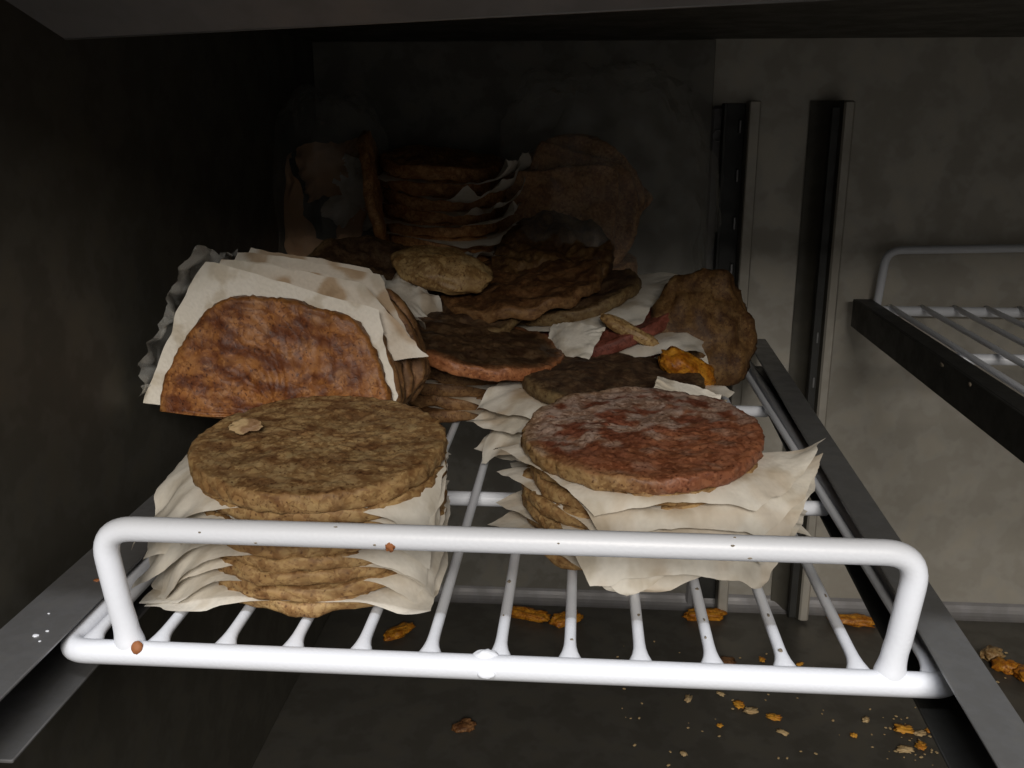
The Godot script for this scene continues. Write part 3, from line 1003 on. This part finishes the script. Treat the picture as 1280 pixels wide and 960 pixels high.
	# dark patty with a pale end
	patty("dark crusty patty with a pale end in front of the clear bag", lay(Vector3(0.010, 0.0880, -0.385), Vector3(-0.10, 1, 0.65), 0.9), patty_mesh(0.044, 0.012, 921, "crust", 1.2, 0.0030), 0, "loose patties in the middle of the pile")


func build_back_pile() -> void:
	# rear stack of patties with papers, on other patties
	var g := "patties of the rear stack near the back wall"
	for k in 7:
		var at := Vector3(-0.075 + 0.002 * sin(k * 2.1), 0.092 + 0.0100 * k, -0.425)
		var up := Vector3(0.06 + 0.02 * sin(k * 1.3), 1, 0.12)
		patty("%s patty of the rear stack near the back wall" % ordinal(6 - k), lay(at, up, k * 1.4), patty_mesh(0.0465, 0.0106, 941 + k * 3, "warm", 0.9, 0.0014), 0, g)
		if k > 0:
			sheet("paper sheet under the %s patty of the rear stack" % ordinal(6 - k), lay(at - Vector3(0, 0.0003, 0), up),
				paper_mesh(980 + k * 3, 0.050, 0.048, 0.35 + 0.3 * sin(k * 1.7), Vector2(0.014, 0.004), 0.0455, [[0.2, 0.8, 0.25 + 0.12 * k, 26.0], [PI, 0.5, -0.4, 0.0]], -1.0, 1.2, 0.2, 26), "papers of the rear stack")
	for k in 8:
		patty("%s patty of the buried column below the rear stack" % ordinal(7 - k), lay(Vector3(-0.075 + 0.003 * sin(k * 2.0), 0.0062 + 0.0104 * k, -0.425), Vector3.UP, k * 1.0), patty_mesh(0.0475, 0.0100, 1001 + k, "brown", 0.6, 0.0010), 0, "patties of the buried column below the rear stack")
	# thin patty standing upright at the left end of the rear stack
	patty("thin patty standing upright left of the rear stack", lay(Vector3(-0.1230, 0.1330, -0.400), Vector3(1, 0.16, -0.12), 0.5), patty_mesh(0.047, 0.0070, 1021, "warm", 1.0, 0.0012), 0, "loose patties at the back")
	sheet("crumpled white paper between the brown wrapper and the upright patty", lay(Vector3(-0.139, 0.134, -0.415), Vector3(0.3, 0.2, 1)), paper_mesh(1031, 0.020, 0.026, 0.4, Vector2.ZERO, 0.004, [[0.5, 0.9, -0.5, 20.0], [2.6, 0.8, -0.6, 10.0]], -1.0, 3.0, 0.1, 28), "")
	# crumpled brown paper wrapper
	var c := base("brown_paper_wrapper", "crumpled brown paper wrapper standing open at the back left", "paper wrapper", Vector3(-0.166, 0.075, -0.42))
	put("upper_fold", paper_quad(1101, [Vector2(-0.026, -0.020), Vector2(0.030, -0.030), Vector2(0.034, 0.012), Vector2(-0.020, 0.024)], 0.006, [[0.3, 0.8, -0.7, 6.0], [2.6, 0.7, -0.9, -6.0], [1.5, 0.6, 0.4, 4.0]], -1.0, 2.4, 0.2, 30), mats.card, c, lay(Vector3(0.006, 0.076, 0.006), Vector3(0.15, 0.35, 1)))
	put("side_fold", paper_quad(1103, [Vector2(-0.014, -0.044), Vector2(0.010, -0.048), Vector2(0.020, 0.036), Vector2(-0.006, 0.044)], 0.004, [[0.2, 0.8, -1.0, -8.0], [PI, 0.8, -0.9, 6.0]], -1.0, 2.0, 0.2, 30), mats.card, c, lay(Vector3(-0.024, 0.046, 0.014), Vector3(-0.25, 0.15, 1), 0.25))
	put("lower_fold", paper_quad(1105, [Vector2(-0.026, -0.014), Vector2(0.030, -0.020), Vector2(0.040, 0.012), Vector2(-0.018, 0.016)], 0.004, [[0.4, 0.8, 0.5, 8.0], [2.6, 0.7, -0.8, -6.0]], -1.0, 2.2, 0.2, 30), mats.card, c, lay(Vector3(0.006, 0.016, 0.030), Vector3(0.1, 0.6, 0.8)))
	put("inner_fold", paper_quad(1107, [Vector2(-0.010, -0.030), Vector2(0.012, -0.026), Vector2(0.010, 0.030), Vector2(-0.010, 0.026)], 0.003, [[0.2, 0.8, -0.9, 0.0], [PI, 0.8, 0.6, 6.0]], -1.0, 2.0, 0.2, 24), mats.card, c, lay(Vector3(0.022, 0.040, 0.004), Vector3(-0.5, 0.2, 1), -0.2))
	bag("clear_bag", "dim clear plastic bag around the crumpled brown paper wrapper", Vector3(-0.165, 0.120, -0.425), Vector3(0.052, 0.085, 0.045), 71)
	# the pile that carries it all, seen in the gaps
	for k in 7:
		patty("%s patty of the buried column at the back left" % ordinal(6 - k), lay(Vector3(-0.128 + 0.003 * sin(k * 2.0), 0.0062 + 0.0104 * k, -0.33 - 0.004 * k), Vector3.UP, k * 1.1), patty_mesh(0.0470, 0.0100, 1051 + k, "brown", 0.6, 0.0010), 0, "patties of the buried column at the back left")
	for k in 5:
		patty("%s patty of the column at the bottom of the clear bag" % ordinal(4 - k), lay(Vector3(0.024 + 0.004 * sin(k * 1.5), 0.0150 + 0.0145 * k, -0.440), Vector3(0.02, 1, 0.05), k * 1.3), patty_mesh(0.0500, 0.0140, 1071 + k, "warm", 0.8, 0.0012), 0, "patties inside the clear bag")
	for k in 4:
		patty(["front brown patty standing upright in the clear bag", "second patty standing upright in the clear bag", "third patty standing upright in the clear bag", "rearmost patty standing upright in the clear bag"][k], lay(Vector3(0.010 + 0.006 * k, 0.1190 + 0.0005 * k, -0.4250 - 0.0125 * k), Vector3(-0.08, 0.20, 1), k * 1.3), patty_mesh(0.0570, 0.0110, 1081 + k, "warm", 1.0, 0.0016, [[0.034 - 0.001 * k, -PI / 2 + 0.05 * (k - 1)], [0.047, 0.05], [0.048, PI]]), 0, "patties inside the clear bag")
	bag("clear_bag", "large clear plastic bag with brown patties inside against the back wall", Vector3(0.044, 0.115, -0.445), Vector3(0.085, 0.108, 0.058), 73)


# a thin board with the outline given (a fan round its middle), with real thickness
func board(pts: Array, th: float) -> ArrayMesh:
	var mid := Vector3.ZERO
	for p in pts:
		mid += p / pts.size()
	var nrm: Vector3 = (pts[1] - pts[0]).cross(pts[2] - pts[0]).normalized() * th
	var a := PackedVector3Array()
	var b := PackedVector3Array()
	var m1 := PackedVector3Array()
	var m2 := PackedVector3Array()
	for p in pts:
		a.append(p)
		b.append(p + nrm)
		m1.append(mid)
		m2.append(mid + nrm)
	var s := new_shape()
	add_rows(s, [m1, a, b, m2], true)
	return finish(s, true, true)


# a crumpled bag: a thin skin with folds, closed at the bottom and gathered at the top
func bag(called: String, label: String, at: Vector3, half: Vector3, sd: int) -> void:
	var nw := noise(sd, 1.3, 3)
	var nf := noise(sd + 1, 4.5, 3)
	var rows := []
	for k in 44:
		var p := PI * (k + 0.2) / 44.0
		var row := PackedVector3Array()
		for j in 80:
			var a := TAU * j / 80
			var d := Vector3(cos(a) * pow(sin(p), 0.5), cos(p), sin(a) * pow(sin(p), 0.5))
			var fold := 1.0 - absf(nf.get_noise_3d(d.x, d.y * 0.5, d.z)) * 1.6
			var g := 1.0 + 0.16 * nw.get_noise_3dv(d) + 0.07 * fold - 0.05
			var v := d * half * g
			v.z = maxf(v.z, -0.055)
			row.append(v)
		rows.append(row)
	var s := new_shape()
	add_rows(s, rows, true)
	var o := put(called, finish(s, false), mats.bagfilm, self, Transform3D(Basis(), at))
	tag(o, label, "plastic bag", "clear plastic bags at the back")


# ------------------------------------------------------------------ bits on the floor

func build_floor_bits() -> void:
	var fl := -0.246
	var fries := [
		[Vector3(0.1471, 0, -0.485), Vector3(0.018, 0.006, 0.006), 0.1, "orange fry on the floor against the foot of the slotted upright"],
		[Vector3(0.2785, 0, -0.4850), Vector3(0.0215, 0.0055, 0.006), -0.08, "bright yellow fry on the floor below the right runner"],
		[Vector3(-0.1218, 0, -0.437), Vector3(0.015, 0.005, 0.006), 0.9, "dark orange fry on the floor below the front left stack"],
		[Vector3(0.0230, 0, -0.468), Vector3(0.015, 0.006, 0.007), 0.5, "yellow brown fry on the floor below the middle of the shelf"],
		[Vector3(-0.0116, 0, -0.4737), Vector3(0.020, 0.006, 0.006), -0.3, "brown fry on the floor deep under the middle of the shelf"],
		[Vector3(0.1530, 0, -0.410), Vector3(0.012, 0.003, 0.006), 0.0, "dull brown flat fry piece on the floor in front of the slotted upright"],
		[Vector3(-0.0495, 0, -0.3076), Vector3(0.009, 0.0035, 0.0055), 0.6, "lone brown ring of food on the dark floor in front"],
		[Vector3(0.3795, 0, -0.4354), Vector3(0.009, 0.006, 0.007), 0.4, "pale crumb lump on the floor right of the runner"],
		[Vector3(0.3830, 0, -0.4174), Vector3(0.011, 0.006, 0.006), -0.5, "orange fry end beside the pale crumb lump at right"],
		[Vector3(0.3960, 0, -0.4063), Vector3(0.010, 0.006, 0.009), 0.2, "yellow fry end at the right edge of the picture"]]
	for k in fries.size():
		var f: Array = fries[k]
		var kind: String = "pale" if k == 7 else ("brown" if k in [5, 6] else "gold")
		var h: Vector3 = f[1]
		var o := put("fry", lump_mesh(Vector3(h.x, h.y * 0.75, h.z * 1.1), 1200 + k, kind, 0.20, 0.45, 1.0), mats.meat1, self, Transform3D(Basis(Vector3.UP, f[2]), f[0] + Vector3(0, fl + h.y * 0.62, 0)))
		tag(o, f[3], "fry", "fries and bits on the floor")
	var rng := RandomNumberGenerator.new()
	rng.seed = 12
	var spots := [Vector2(0.2748, -0.3294), Vector2(0.285, -0.3254), Vector2(0.293, -0.330), Vector2(0.297, -0.318), Vector2(0.281, -0.311), Vector2(0.268, -0.306), Vector2(0.2172, -0.4138), Vector2(0.228, -0.408), Vector2(0.187, -0.418), Vector2(0.146, -0.366), Vector2(0.158, -0.352), Vector2(0.166, -0.345), Vector2(0.182, -0.338), Vector2(0.120, -0.357), Vector2(0.14, -0.325), Vector2(0.185, -0.32), Vector2(0.236, -0.32), Vector2(0.11, -0.29), Vector2(0.245, -0.40), Vector2(0.25, -0.34)]
	for k in spots.size():
		var h := rng.randf_range(0.0014, 0.0034)
		if k < 4:
			h *= 1.3
		var o := put("crumb", lump_mesh(Vector3(h * rng.randf_range(1.1, 2.0), h * 0.4, h * 1.1), 1300 + k, ["gold", "pale", "gold", "beige"][k % 4], 0.4, 0.4, 0.8), mats.smooth, self, Transform3D(Basis(Vector3.UP, rng.randf() * 3.0), Vector3(spots[k].x, fl + h * 0.3, spots[k].y)))
		tag(o, "small crumb on the dark floor below the shelf", "crumb", "crumbs on the floor")
	# finer crumbs nobody could count
	var s := new_shape()
	for k in 150:
		var x := rng.randf_range(0.05, 0.42)
		var z := rng.randf_range(-0.46, -0.24)
		if k % 3 == 0:
			x = 0.285 + rng.randfn() * 0.025
			z = -0.322 + rng.randfn() * 0.02
		var h := rng.randf_range(0.0003, 0.0010)
		var xf := Transform3D(Basis(Vector3.UP, rng.randf() * 3.0), Vector3(x, fl, z))
		add_box(s, Vector3(-h * 1.5, 0.0, -h), Vector3(h * 1.5, h * 1.2, h), h * 0.5, xf)
	var dust := put("crumbs", finish(s, true, true), mats.crumb)
	tag(dust, "fine pale crumbs scattered over the dark floor", "crumbs", "", "stuff")
